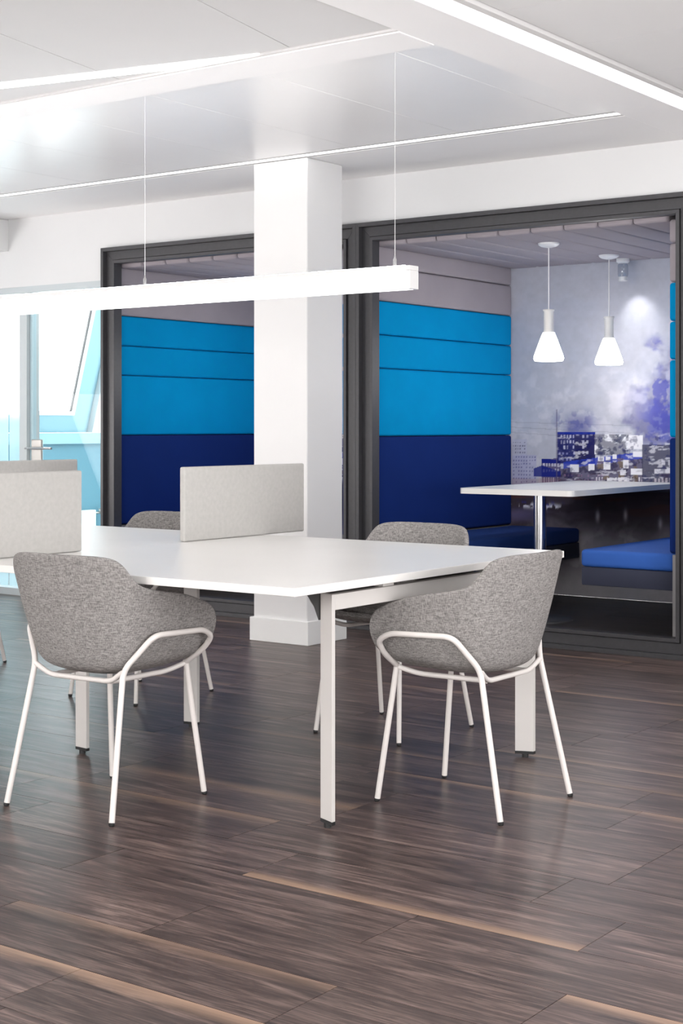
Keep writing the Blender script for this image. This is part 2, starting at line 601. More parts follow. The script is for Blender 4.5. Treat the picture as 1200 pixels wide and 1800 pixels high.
auto_smooth(mobj('lever', bm, 'chrome', pl))
bm = bmesh.new(); tube(bm, [(-.36, -.055, 1.047), (-.29, -.055, 1.047)], .007)
auto_smooth(mobj('lever_stub', bm, 'chrome', pl))

win = empty('window_1', (-8.9, 7.40, 0)); tag(win, 'fixed glazing with frosted film strips left of the glass door', kind='structure')
def wbox(name, x0, x1, y0, y1, z0, z1, mat, parent=win):
    bm = bmesh.new(); bbox(bm, x0 + 8.9, x1 + 8.9, y0 - 7.40, y1 - 7.40, z0, z1)
    return mobj(name, bm, mat, parent)
wbox('glass_pane', -9.6, -8.219, 7.396, 7.406, .05, 2.145, 'door_glass')
wbox('bottom_rail', -9.6, -8.219, 7.35, 7.46, 0, .049, 'window_white')
wbox('head_rail', -9.6, -8.219, 7.35, 7.46, 2.146, 2.1915, 'window_white')
xs = [-9.6, -9.2, -8.79, -8.379, -8.247, -8.219]
for a, b_ in zip(xs, xs[1:]):
    wbox('film_strip', a + .007, b_ - .007, 7.390, 7.3935, .06, 2.10, 'frosted_film')

# ---- room behind the glass: floor, sloped outer wall with roof window, ledge
ff = tag(box('floor_far', -10.2, -7.40, 7.47, 11.6, -.12, 0, 'far_floor'), kind='structure')
def slope_x(z): return -10.0 + max(0, z - 1.15) * .29
wfar = empty('wall_far'); tag(wfar, kind='structure')
box('wall_lower', -10.15, -10.0, 7.47, 11.6, 0, 1.05, 'far_wall', wfar)
box('wall_end', -10.15, -7.40, 11.5, 11.65, 0, 2.72, 'far_wall', wfar)
box('ledge', -10.15, -9.93, 7.47, 11.5, 1.045, 1.145, 'far_slope', wfar, bev=.004, seg=1)
Z0, Z1 = 1.30, 2.34
WY0, WY1 = 8.2, 9.535
def slab(name, y0, y1, z0, z1, mat, parent, out=.0, th=.08):
    pts = [(slope_x(z0) + out, z0), (slope_x(z1) + out, z1), (slope_x(z1) + out - th, z1), (slope_x(z0) + out - th, z0)]
    return prism(name, pts, 'y', y0, y1, mat, parent)
slab('slope_below', 7.47, 11.5, 1.147, Z0, 'far_slope', wfar)
slab('slope_above', 7.47, 11.5, Z1, 2.72, 'far_slope', wfar)
slab('slope_side', 7.47, WY0, Z0, Z1, 'far_slope', wfar)
slab('slope_side', WY1, 11.5, Z0, Z1, 'far_slope', wfar)
slab('rafter', 9.74, 9.86, 1.147, 2.70, 'window_white', wfar, out=.07, th=.069)
tag(box('ceiling_far', -10.2, -7.40, 7.47, 11.6, 2.70, 2.82, 'ceiling_plaster'), kind='structure')
w2 = empty('window_2', (-9.95, 8.87, 1.3)); tag(w2, 'bright sloping roof window in the room behind the glass door', kind='structure')
def wslab(name, y0, y1, z0, z1, mat, out, th):
    o = slab(name, y0, y1, z0, z1, mat, None, out, th)
    o.parent = w2; o.matrix_parent_inverse = Matrix.Translation((9.95, -8.87, -1.3))
    return o
wslab('sash', WY1 - .042, WY1 - .001, Z0, Z1, 'window_white', .012, .05)
wslab('sash', WY0 + .001, WY0 + .042, Z0, Z1, 'window_white', .012, .05)
wslab('sash', WY0 + .043, WY1 - .043, Z0, Z0 + .035, 'window_white', .012, .05)
wslab('sash', WY0 + .043, WY1 - .043, Z1 - .035, Z1, 'window_white', .012, .05)
wslab('gasket', WY1 - .050, WY1 - .0425, Z0 + .036, Z1 - .036, 'black_plastic', .008, .02)
wslab('glass_pane', WY0 + .043, WY1 - .051, Z0 + .036, Z1 - .036, 'sky_glass', -.012, .01)

# ==================================================================== BOOTHS
BY0, BYB = 7.40, 9.02
X0, X1 = -5.25, -3.13      # outer frame of the right booth
ZT = 2.405
LX, RX = -5.17, -3.31      # visible surface of the side pads
BZ = .08                   # booth floor


def mural_mesh():
    W0, W1, H0, H1 = LX - .05, RX + .05, BZ, 2.28
    nx, nz = 395, 440
    xs = np.linspace(W0, W1, nx); zs = np.linspace(H0, H1, nz)
    Xg, Zg = np.meshgrid(xs, zs)
    # print coordinates: pixels of the photograph's view of this flat wall
    d = Xg * _vx + BYB * _vy
    U = 600 + FPX * (Xg * _rx + BYB * _ry) / d
    V = HZ + FPX * (HCAM - Zg) / d
    rng = np.random.RandomState(5)

    def vnoise(u, v, seed):
        r = np.random.RandomState(seed).rand(64, 64)
        iu, iv = np.floor(u).astype(int), np.floor(v).astype(int)
        fu, fv = u - iu, v - iv
        fu = fu * fu * (3 - 2 * fu); fv = fv * fv * (3 - 2 * fv)
        g = lambda a, b: r[a % 64, b % 64]
        return (g(iu, iv) * (1 - fu) + g(iu + 1, iv) * fu) * (1 - fv) + (g(iu, iv + 1) * (1 - fu) + g(iu + 1, iv + 1) * fu) * fv

    def fbm(sc, seed, sx=1, sy=1, oc=4):
        t = 0; a = .5; s = 0
        for o in range(oc):
            t = t + a * vnoise(U / sc * sx * 2 ** o + 7 * o, V / sc * sy * 2 ** o + 3 * o, seed + o); s += a; a *= .55
        return t / s

    C = np.zeros((nz, nx, 3))

    def S(rgb): return np.array([((c / 255 + .055) / 1.055) ** 2.4 if c > 10 else c / 255 / 12.92 for c in rgb])

    def mixc(mask, rgb):
        m = np.clip(mask, 0, 1)[..., None]
        C[:] = C * (1 - m) + S(rgb) * m

    def sm(e0, e1, x):
        t = np.clip((x - e0) / (e1 - e0), 0, 1); return t * t * (3 - 2 * t)

    n1, n2, n3, n4 = fbm(60, 1), fbm(24, 9), fbm(110, 17), fbm(10, 30)
    C[:] = S((184, 185, 196))
    mixc(sm(.42, .62, n1) * .4, (178, 182, 198))
    mixc(sm(.5, .7, n2) * .35 * sm(600, 700, V), (226, 222, 228))
    # violet blue cloud on the right
    edge = 1135 - sm(590, 720, V) * 60 + (n1 - .5) * 110 + (n2 - .5) * 50 + 12
    cl = sm(0, 34, U - edge) * sm(560, 640, V + (n2 - .5) * 60) * sm(790, 770, V)
    mixc(cl * .75, (146, 146, 172))
    mixc(cl * sm(.42, .6, fbm(30, 47)) * .7, (112, 112, 150))
    rt = sm(1095, 1160, U)
    mixc(cl * rt * sm(.42, .62, n2) * .75, (100, 106, 182))
    mixc(cl * rt * sm(.54, .66, fbm(16, 44)) * .7, (70, 74, 168))
    mixc(cl * sm(.54, .70, fbm(34, 55)) * .6, (188, 188, 208))
    # pale swirl of steam
    st = np.exp(-(((U - 1085) / 42) ** 2 + ((V - 715) / 40) ** 2)) * sm(.35, .6, n2)
    mixc(st * .45, (214, 211, 220))
    # smoky roof above the tall block
    sk = np.exp(-(((U - 1015) / 24) ** 4 + ((V - 750) / 22) ** 2)) * sm(.3, .6, n2 + .1)
    mixc(sk * .8, (92, 94, 150))
    # ground half: river and quay
    gr = sm(848, 868, V)
    mixc(gr, (66, 58, 68))
    mixc(gr * sm(.45, .6, fbm(40, 61, .5, 1.5)) * .7, (44, 38, 44))
    mixc(gr * sm(.5, .62, fbm(30, 71, .4, 2)) * .6 * sm(930, 890, V), (86, 52, 44))
    mixc(sm(885, 900, V + (n1 - .5) * 26) * sm(925, 905, V) * sm(980, 900, U) * .8, (96, 92, 130))
    mixc(np.exp(-(((V - 889 - (U - 940) * .06) / 4.5) ** 2)) * sm(.5, .58, fbm(12, 81, 1, .6)) * sm(1000, 970, U) * .95, (222, 222, 236))
    mixc(np.exp(-(((V - 886) / 4) ** 2)) * sm(.5, .6, fbm(20, 83)) * sm(1000, 950, U) * .8, (54, 58, 160))
    mixc(sm(905, 985, V + (n1 - .5) * 50) * .9, (158, 153, 160))
    mixc(sm(905, 1000, V) * sm(.5, .66, n2) * .5, (196, 190, 196))
    mixc(sm(985, 1030, V), (176, 172, 176))
    mixc(gr * sm(1000, 1040, U) * sm(965, 900, V) * .55, (40, 34, 38))

    def rc(x0, x1, y0, y1, rgb, a=1.0, sk=0.0):
        yy = V - sk * (U - x0)
        mixc(((U >= x0) & (U <= x1) & (yy >= y0) & (yy <= y1)) * a, rgb)

    def wins(x0, x1, y0, y1, nx_, ny_, fx, fy, rgb, p=.85, a=.9, sk=0.0, seed=1):
        r = np.random.RandomState(seed)
        for i in range(nx_):
            for j in range(ny_):
                if r.rand() > p: continue
                a0 = x0 + (x1 - x0) * (i + .5 - fx / 2) / nx_; a1 = x0 + (x1 - x0) * (i + .5 + fx / 2) / nx_
                b0 = y0 + (y1 - y0) * (j + .5 - fy / 2) / ny_; b1 = y0 + (y1 - y0) * (j + .5 + fy / 2) / ny_
                o = sk * (a0 - x0)
                rc(a0, a1, b0 + o, b1 + o, rgb, a * (.7 + .3 * r.rand()))

    # pale gabled block at the left with rows of small windows
    rc(899, 925, 772, 850, (182, 184, 208), .6)
    rc(899, 942, 800, 852, (164, 166, 204), .55)
    wins(900, 924, 775, 798, 6, 4, .5, .4, (78, 74, 110), .75, .85, seed=3)
    wins(900, 942, 800, 850, 9, 8, .5, .4, (88, 84, 142), .75, .8, seed=4)
    # mid low house with a dark blue roof
    rc(952, 985, 806, 850, (70, 58, 110), .85)
    rc(952, 984, 806, 814, (20, 34, 128), .95, .08)
    wins(953, 983, 812, 832, 6, 2, .6, .5, (216, 214, 228), .9, seed=5)
    mixc(((V > 828 - np.clip(10 - abs(U - 953) * .35, 0, 10)) & (V < 838) & (U > 938) & (U < 985)) * .9, (22, 38, 132))
    wins(942, 1010, 837, 851, 17, 1, .45, .7, (206, 190, 200), .85, .85, seed=6)
    rc(899, 985, 841, 853, (160, 118, 110), .3)
    # tall dark blue block
    rc(979, 1046, 759, 815, (28, 34, 104), .95)
    rc(979, 1046, 759, 763, (24, 46, 150), .9)
    rc(1010, 1046, 764, 812, (42, 36, 70), .6)
    wins(984, 1010, 763, 791, 5, 3, .55, .6, (206, 206, 226), .95, seed=7)
    wins(1014, 1036, 763, 800, 3, 4, .5, .5, (196, 196, 216), .75, seed=8)
    wins(980, 1012, 792, 812, 5, 2, .5, .5, (150, 152, 200), .6, seed=9)
    # light broken facade to its right
    rc(1044, 1104, 764, 800, (120, 118, 128), .75)
    mixc(((U > 1044) & (U < 1106) & (V > 764) & (V < 798)) * sm(.47, .55, fbm(13, 91)), (236, 236, 240))
    mixc(((U > 1044) & (U < 1106) & (V > 764) & (V < 800)) * sm(.55, .62, fbm(9, 95)) * .8, (70, 74, 96))
    # slanting blue roof
    mixc(((V > 812 - (U - 990) * .13) & (V < 824 - (U - 990) * .13) & (U > 990) & (U < 1128)) * .9, (46, 66, 176))
    mixc(((V > 824 - (U - 990) * .13) & (V < 850) & (U > 985) & (U < 1130)) * .9, (92, 86, 112))
    mixc(((V > 824 - (U - 990) * .13) & (V < 850) & (U > 985) & (U < 1130)) * sm(.5, .6, fbm(9, 101)) * .7, (44, 40, 70))
    mixc(((V > 806) & (V < 850) & (U > 1040) & (U < 1130)) * sm(.52, .62, fbm(12, 103)) * .6, (132, 112, 80))
    for x0, x1, y0, y1 in ((1002, 1017, 817, 830), (1034, 1045, 816, 827), (1060, 1072, 812, 825), (1094, 1105, 809, 823),
                           (1105, 1129, 765, 790), (1112, 1129, 794, 803), (1066, 1084, 840, 849), (1086, 1104, 840, 849),
                           (1051, 1062, 803, 810), (1064, 1073, 802, 809), (1076, 1084, 799, 807), (1090, 1100, 826, 835), (1108, 1129, 824, 835)):
        rc(x0, x1, y0, y1, (238, 236, 240), .95)
    for x0, y0 in ((1111, 773), (1118, 772), (1113, 779), (1119, 781)):
        rc(x0, x0 + 3, y0, y0 + 4, (196, 194, 206), .8)
    wins(1046, 1130, 838, 850, 18, 1, .4, .8, (226, 220, 226), .6, seed=12)
    wins(990, 1060, 832, 848, 12, 2, .5, .5, (150, 120, 150), .6, .7, seed=14)
    # dark block on the far right
    rc(1128, 1260, 782, 850, (62, 62, 86), .85)
    mixc(((U > 1128) & (V > 780) & (V < 800)) * sm(.4, .6, n2) * .5, (60, 78, 170))
    rc(1150, 1230, 824, 833, (226, 224, 230), .9)
    wins(1148, 1240, 806, 820, 8, 1, .5, .6, (206, 204, 214), .8, seed=15)
    wins(1148, 1240, 838, 850, 14, 1, .5, .6, (206, 196, 204), .7, seed=16)
    # overhead wires and pole
    for k_ in (0, 1, 2):
        mixc((abs(V - (742 + 9 * k_ + (U - 900) * (.03 + .02 * k_))) < .7) * .25 * (U < 1110), (92, 92, 112))
    rc(977.5, 978.8, 720, 850, (96, 92, 116), .6)
    # standing figures on the quay
    for fx, fy in ((1050, 908), (1099, 906), (1160, 921)):
        mixc(np.exp(-(((U - fx) / 3) ** 2 + ((V - fy) / 9) ** 2)) * .6, (172, 166, 176))
    town = sm(756, 772, V) * sm(856, 850, V) * sm(975, 985, U)
    mixc(town * sm(.56, .66, fbm(11, 121)) * .55, (24, 28, 92))
    mixc(town * sm(.60, .70, fbm(8, 131, .6, 1.6)) * .6, (226, 224, 232))
    mixc(town * sm(806, 850, V) * sm(.55, .66, fbm(10, 141, .7, 1.8)) * .6, (60, 40, 52))
    mixc(np.exp(-(((U - 1010) / 40) ** 4 + ((V - 742) / 20) ** 2)) * sm(.46, .6, fbm(14, 151)) * .6, (78, 84, 150))
    C[:] = C * (.92 + .16 * n4[..., None])
    C = np.clip(C, 0, 1)
    verts = np.zeros((nz * nx, 3)); verts[:, 0] = Xg.ravel(); verts[:, 1] = BYB; verts[:, 2] = Zg.ravel()
    idx = np.arange(nz * nx).reshape(nz, nx)
    f = np.stack([idx[:-1, :-1], idx[:-1, 1:], idx[1:, 1:], idx[1:, :-1]], -1).reshape(-1, 4)
    me = bpy.data.meshes.new('mural')
    me.vertices.add(len(verts)); me.vertices.foreach_set('co', verts.ravel())
    me.loops.add(f.size); me.loops.foreach_set('vertex_index', f.ravel().astype(np.int32))
    me.polygons.add(len(f)); me.polygons.foreach_set('loop_start', np.arange(0, f.size, 4, dtype=np.int32))
    me.update(calc_edges=True)
    at_ = me.color_attributes.new('print', 'FLOAT_COLOR', 'POINT')
    rgba = np.ones((nz * nx, 4), dtype=np.float32); rgba[:, :3] = C.reshape(-1, 3)
    at_.data.foreach_set('color', rgba.ravel())
    me.materials.append(MAT['mural_print'])
    return me


MURAL = mural_mesh()
BANDS = [(.535, 1.142, 'pad_navy'), (1.142, 1.55, 'pad_teal'), (1.55, 1.751, 'pad_teal'),
         (1.751, 1.954, 'pad_teal'), (1.954, 2.16, 'pad_grey'), (2.16, 2.285, 'pad_grey')]


def ring(parent, name, i0, i1, y0, y1, mat):
    """four mitred rails between inset i0 and i1 of the outer frame rectangle"""
    a, b_, c, d = X0, X1, 0.0, ZT
    o = [(a + i0, c + i0), (b_ - i0, c + i0), (b_ - i0, d - i0), (a + i0, d - i0)]
    n = [(a + i1, c + i1), (b_ - i1, c + i1), (b_ - i1, d - i1), (a + i1, d - i1)]
    for k in range(4):
        k2 = (k + 1) % 4
        prism(name, [o[k], o[k2], n[k2], n[k]], 'y', y0, y1, mat, parent, bev=.0012)


def pad(name, x0, x1, y0, y1, z0, z1, mat, parent, bev=.016):
    bm = bmesh.new(); bbox(bm, x0, x1, y0, y1, z0, z1, bev, 4)
    o = mobj(name, bm, mat, parent, smooth=True)
    return o


def make_booth():
    t = empty('meeting_booth', (0, 0, 0))
    ring(t, 'outer_trim', 0.0, .024, 7.305, 7.40, 'frame_wood')
    ring(t, 'frame_board', .0245, .082, 7.338, 7.40, 'frame_wood')
    ring(t, 'inner_bead', .0855, .106, 7.326, 7.40, 'frame_wood')
    ring(t, 'bead_groove', .0822, .0853, 7.36, 7.40, 'black_plastic')
    # shell
    box('side_panel', X0 + .005, LX - .055, BY0 + .001, 9.08, BZ, 2.36, 'booth_shell', t)
    box('side_panel', RX + .055, X1 - .005, BY0 + .001, 9.08, BZ, 2.36, 'booth_shell', t)
    box('back_panel', LX - .054, RX + .054, BYB + .004, 9.08, BZ, 2.36, 'booth_grey', t)
    box('roof_panel', X0 + .005, X1 - .005, BY0 + .001, 9.08, 2.361, 2.40, 'booth_shell', t)
    box('base', X0 + .005, X1 - .005, BY0 + .001, 9.08, 0, BZ - .012, 'booth_shell', t)
    for k, y in enumerate(np.arange(BY0 + .001, BYB - .01, .25)):
        off = (.0, .55, .25, .8, .4, .1, .65)[k]
        y1 = min(y + .25, BYB)
        xs_ = [LX - .05, LX - .05 + .35 + off, RX + .05]
        for a, b_ in zip(xs_, xs_[1:]):
            plank(a, b_, y, y1, BZ, .011, 'booth_floor_wood', t, (.85 + .3 * ((k * 37 + int(a * 10)) % 10) / 10, 0, 0))
    # wall pads
    for z0, z1, mt in BANDS:
        pad('wall_pad', LX - .052, LX, BY0 + .012, BYB - .004, z0 + .0015, z1 - .0015, mt, t)
        pad('wall_pad', RX, RX + .052, BY0 + .012, BYB - .004, z0 + .0015, z1 - .0015, mt, t)
    box('lower_wall_panel', LX - .052, LX - .02, BY0 + .012, BYB - .004, BZ, .53, 'booth_grey', t)
    box('lower_wall_panel', RX + .02, RX + .052, BY0 + .012, BYB - .004, BZ, .53, 'booth_grey', t)
    n = 9
    for k in range(n):
        a = LX + (RX - LX) * k / n; b_ = LX + (RX - LX) * (k + 1) / n
        pad('ceiling_pad', a + .0012, b_ - .0012, BY0 + .006, BYB - .004, 2.272, 2.36, 'pad_grey', t, .018)
    mu = bpy.data.objects.new('mural', MURAL); link(mu, t)
    tag(mu, 'printed wall picture of a blue and grey harbour city')
    return t


def make_bench(x0, x1, label, mat='bench_blue'):
    cx_ = (x0 + x1) / 2
    t = empty('booth_bench', (cx_, (BY0 + BYB) / 2, .335))
    hx, hy = (x1 - x0) / 2, (BYB - BY0) / 2
    bm = bmesh.new(); bbox(bm, -hx, hx, -hy + .07, hy - .004, .10, .195, .022, 4)
    mobj('cushion', bm, mat, t, smooth=True)
    bm = bmesh.new(); bbox(bm, -hx + .004, hx - .004, -hy + .075, hy - .004, 0, .0995, .006, 2)
    auto_smooth(mobj('base', bm, 'bench_base', t))
    tag(t, label, 'bench', 'upholstered booth benches')
    return t


varied('bench_base', (.04, .045, .075), .7, .04, 5, .25, .15, 700)
booth = make_booth()
tag(booth, 'dark framed meeting booth at the right holding a white table and two flask lamps', 'booth', 'padded meeting booths')
make_bench(LX + .001, -4.655, 'shaded blue booth bench against the left padded wall, behind the steel table pole', 'bench_blue_shaded')
make_bench(-3.855, RX - .001, 'bright blue booth bench at the right frame edge below the table')
booth2 = copy_tree(booth)
booth2.location.x = -2.12
tag(booth2, 'dark framed meeting booth at the left, half hidden by the white column')
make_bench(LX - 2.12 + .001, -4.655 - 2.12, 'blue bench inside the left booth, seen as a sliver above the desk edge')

# booth table
t = empty('booth_table', (-4.27, 8.2, BZ))
plan = [(.35, .815), (-.39, .815)]
for cx_, cy_, a0 in ((-.35, -.66, PI), (.31, -.66, 1.5 * PI)):
    plan += [(cx_ + .04 * math.cos(a0 + k * PI / 12), cy_ + .04 * math.sin(a0 + k * PI / 12)) for k in range(7)]
auto_smooth(prism('table_top', plan, 'z', .733, .765, 'desk_white', t))
bm = bmesh.new(); lathe(bm, [(0, .012), (.036, .012), (.036, .733), (0, .733)], -.005, -.42, 28)
auto_smooth(mobj('pole', bm, 'chrome', t))
bm = bmesh.new(); lathe(bm, [(0, .0), (.19, 0), (.19, .008), (.04, .014), (0, .014)], -.005, -.42, 32)
auto_smooth(mobj('base_plate', bm, 'booth_shell', t))
tag(t, 'white rectangular booth table on a round steel pole', 'table')

# booth flask lamps
def flask_lamp(x, y, zb, label):
    t = empty('flask_pendant_lamp', (x, y, 2.271))
    Z = 2.271
    bm = bmesh.new(); lathe(bm, [(0, 0), (.063, 0), (.061, -.010), (.045, -.020), (.02, -.026), (0, -.027)])
    auto_smooth(mobj('canopy', bm, 'canopy_white', t))
    bm = bmesh.new(); tube(bm, [(0, 0, -.024), (0, 0, zb + .30 - Z)], .0035, 8)
    mobj('cord', bm, 'wire', t)
    b0 = zb - Z
    bm = bmesh.new(); lathe(bm, [(0, b0 + .302), (.033, b0 + .302), (.034, b0 + .296), (.029, b0 + .288), (.029, b0 + .185), (.032, b0 + .165), (0, b0 + .165)])
    auto_smooth(mobj('cap', bm, 'lamp_cap', t))
    bm = bmesh.new(); lathe(bm, [(0, b0 + .166), (.034, b0 + .166), (.05, b0 + .128), (.084, b0 + .035), (.088, b0 + .016), (.082, b0 + .002), (.07, b0), (0, b0)])
    auto_smooth(mobj('shade', bm, 'lamp_glass', t))
    l = bpy.data.lights.new('lamp_glow', 'POINT'); l.energy = 2.0; l.shadow_soft_size = .09; l.color = (1, .96, .92)
    lo = bpy.data.objects.new('lamp_glow', l); link(lo, t); lo.location = (0, 0, b0 - .1)
    tag(t, label, 'pendant lamp', 'flask shaped pendant lamps')
    return t


flask_lamp(-4.262, 7.862, 1.582, 'glowing white flask pendant lamp hanging nearer the front of the booth')
flask_lamp(-4.256, 8.632, 1.585, 'glowing white flask pendant lamp hanging nearer the mural, beside the spotlight')

flask_lamp(-4.262 - 2.04, 7.91, 1.582, 'flask pendant lamp of the left booth, front one, hidden behind the white column')
flask_lamp(-4.256 - 2.12, 8.40, 1.585, 'flask pendant lamp of the left booth, rear one, hidden behind the white column')

# spotlight on the booth ceiling
t = empty('ceiling_spotlight', (-4.27, 8.86, 2.271))
bm = bmesh.new(); lathe(bm, [(0, 0), (.042, 0), (.042, -.022), (.030, -.03), (0, -.03)])
auto_smooth(mobj('mount', bm, 'canopy_white', t))
bm = bmesh.new(); lathe(bm, [(0, -.031), (.026, -.031), (.033, -.045), (.033, -.105), (.028, -.115), (0, -.115)])
auto_smooth(mobj('body', bm, 'clear_acrylic', t))
bm = bmesh.new(); lathe(bm, [(0, -.116), (.029, -.116), (.028, -.142), (.02, -.143), (0, -.138)])
auto_smooth(mobj('head', bm, 'canopy_white', t))
l = bpy.data.lights.new('spot_beam', 'SPOT'); l.energy = 3.2; l.spot_size = math.radians(72); l.spot_blend = 1.0; l.shadow_soft_size = .02
lo = bpy.data.objects.new('spot_beam', l); link(lo, t); lo.location = (.02, -.02, -.16)
dv = Vector((.02, .18, -.23)).normalized()
lo.rotation_euler = dv.to_track_quat('-Z', 'Y').to_euler()
tag(t, 'small clear ceiling spotlight next to the rear flask lamp', 'spotlight')

# ==================================================================== LINEAR PENDANT over the desk
PYc = 4.95
XR = -3.275
XL = -6.2
t = empty('linear_pendant_light', (XR, PYc, 1.73))
def pbox(name, x0, x1, y0, y1, z0, z1, mat, bev=0.0):
    bm = bmesh.new(); bbox(bm, x0 - XR, x1 - XR, y0 - PYc, y1 - PYc, z0 - 1.73, z1 - 1.73, bev)
    return mobj(name, bm, mat, t)
zb, zt_ = 1.738, 1.829
pbox('diffuser', XL, XR - .022, PYc - .031, PYc + .031, zb, zt_ - .019, 'pendant_diffuser', .002)
pbox('housing', XL, XR - .0005, PYc - .031, PYc + .031, zt_ - .0185, zt_, 'acrylic_frost', .0015)
pbox('added_uplight', XL + .01, XR - .03, PYc - .024, PYc + .024, zt_ + .0003, zt_ + .002, 'added_uplight_glow')  # unseen upward glow on the pendant, added to brighten the ceiling
pbox('end_cap', XR - .0215, XR, PYc - .031, PYc + .031, zb, zt_ - .019, 'acrylic_frost', .002)
for wx in (-3.366, -4.715, -6.06):
    bm = bmesh.new(); lathe(bm, [(0, zt_ - 1.73), (.008, zt_ - 1.73), (.008, zt_ - 1.73 + .03), (.0035, zt_ - 1.73 + .037), (.003, zt_ - 1.73 + .046), (0, zt_ - 1.73 + .046)], wx - XR, 0, 12)
    f_ = auto_smooth(mobj('wire_fitting', bm, 'chrome', t))
    bm = bmesh.new(); tube(bm, [(wx - XR, 0, zt_ - 1.73 + .04), (wx - XR, 0, CZ - 1.73 - .0005)], .0013, 6)
    mobj('suspension_wire', bm, 'wire', t)
tag(t, 'long glowing white linear pendant light hanging on wires above the desk', 'pendant light')

# ==================================================================== BENCH DESK
t = empty('bench_desk', (-4.78, 4.21, 0))
DX, DY = 4.78, -4.21
def dk(name, x0, x1, y0, y1, z0, z1, mat, bev=0.0):
    bm = bmesh.new(); bbox(bm, x0 + DX, x1 + DX, y0 + DY, y1 + DY, z0, z1, bev)
    o = mobj(name, bm, mat, t)
    return o
YD0, YD1 = 3.402, 5.020
mods = [(-4.070, -2.657), (-5.486, -4.0715), (-6.9, -5.4875)]
for a, b_ in mods:
    dk('desk_top', a, b_, YD0, YD1, .7155, .740, 'desk_white', .0015)
def leg(x, y, flip, t_=.0125):
    s = -1 if flip else 1
    sec = [(-.031, t_ * s), (.031, -t_ * s), (.031, (.0165 - t_) * s), (-.031, (.0165 + t_) * s)]
    pg = [(x + DX + p, y + DY + q) for p, q in sec]
    L_ = prism('leg', pg, 'z', .022, .70, 'desk_frame', t, bev=.0015)
    pg2 = [(x + DX + p * 1.0, y + DY + q) for p, q in sec]
    prism('foot', pg2, 'z', .012, .0215, 'black_plastic', L_)
    bm = bmesh.new(); lathe(bm, [(0, 0), (.012, 0), (.012, .012), (0, .012)], x + DX, y + DY + .008 * s, 14)
    mobj('glide', bm, 'black_plastic', L_)
frames = [(-2.722, 3.637, 4.852), (-4.066, 3.930, 4.545), (-5.48, 3.930, 4.545), (-6.83, 3.637, 4.826)]
for x, ya, yb in frames:
    inner = abs(x + 4.78) < 1.0
    leg(x, ya, False, .003 if inner else .0125); leg(x, yb, True, .005 if inner else .0125)
    dk('cross_beam', x + .004, x + .030, ya + .005, yb - .005, .652, .6995, 'desk_frame', .002)
    for yy in (ya + .30, yb - .30):
        dk('spacer', x - .02, x + .02, yy - .03, yy + .03, .70, .715, 'desk_frame')
for yy in (3.945, 4.53):
    dk('long_rail', -6.86, -2.76, yy - .02, yy + .02, .655, .714, 'shadow_gap')
for x, ya, yb in (frames[0], frames[3]):
    for yy in (ya, yb):
        q = [(-.012, .714), (-.13, .714), (-.10, .706), (-.055, .690), (-.03, .660), (-.012, .618)]
        pg = [(x + DX + a - .02, b_) for a, b_ in q]
        prism('gusset', pg, 'y', yy + DY - .01 + .014, yy + DY + .01 + .014, 'shadow_gap', t)
    dk('support_rail', x - .055, x - .015, ya + .03, yb - .03, .70, .7145, 'shadow_gap')
tag(t, 'long white bench desk on slim white legs in the middle of the room', 'desk')


def screen(x, y0, y1, label):
    t = bpy.data.objects.new('desk_screen', None)
    COL.objects.link(t); t.location = (x, (y0 + y1) / 2, .741)
    h = (y1 - y0) / 2
    bm = bmesh.new(); bbox(bm, -.014, .014, -h, h, 0, .298, .007, 3)
    auto_smooth(mobj('felt_panel', bm, 'screen_felt', t))
    sgn = 1 if y0 > 4.2 else -1
    bm = bmesh.new(); bbox(bm, -.010, .010, sgn * h - (.22 if sgn > 0 else -.18), sgn * h - (.18 if sgn > 0 else -.22), -.022, .001)
    tag(t, label, 'desk screen', 'felt desk screens')
    bm.free()
    return t


screen(-4.087, 4.503, 5.283, 'pale grey felt desk screen in the middle before the white column')
screen(-4.087, 3.165, 3.945, 'pale grey felt desk screen nearest the camera at the left edge')
screen(-5.50, 4.503, 5.283, 'pale grey felt desk screen peeking over the front left screen')

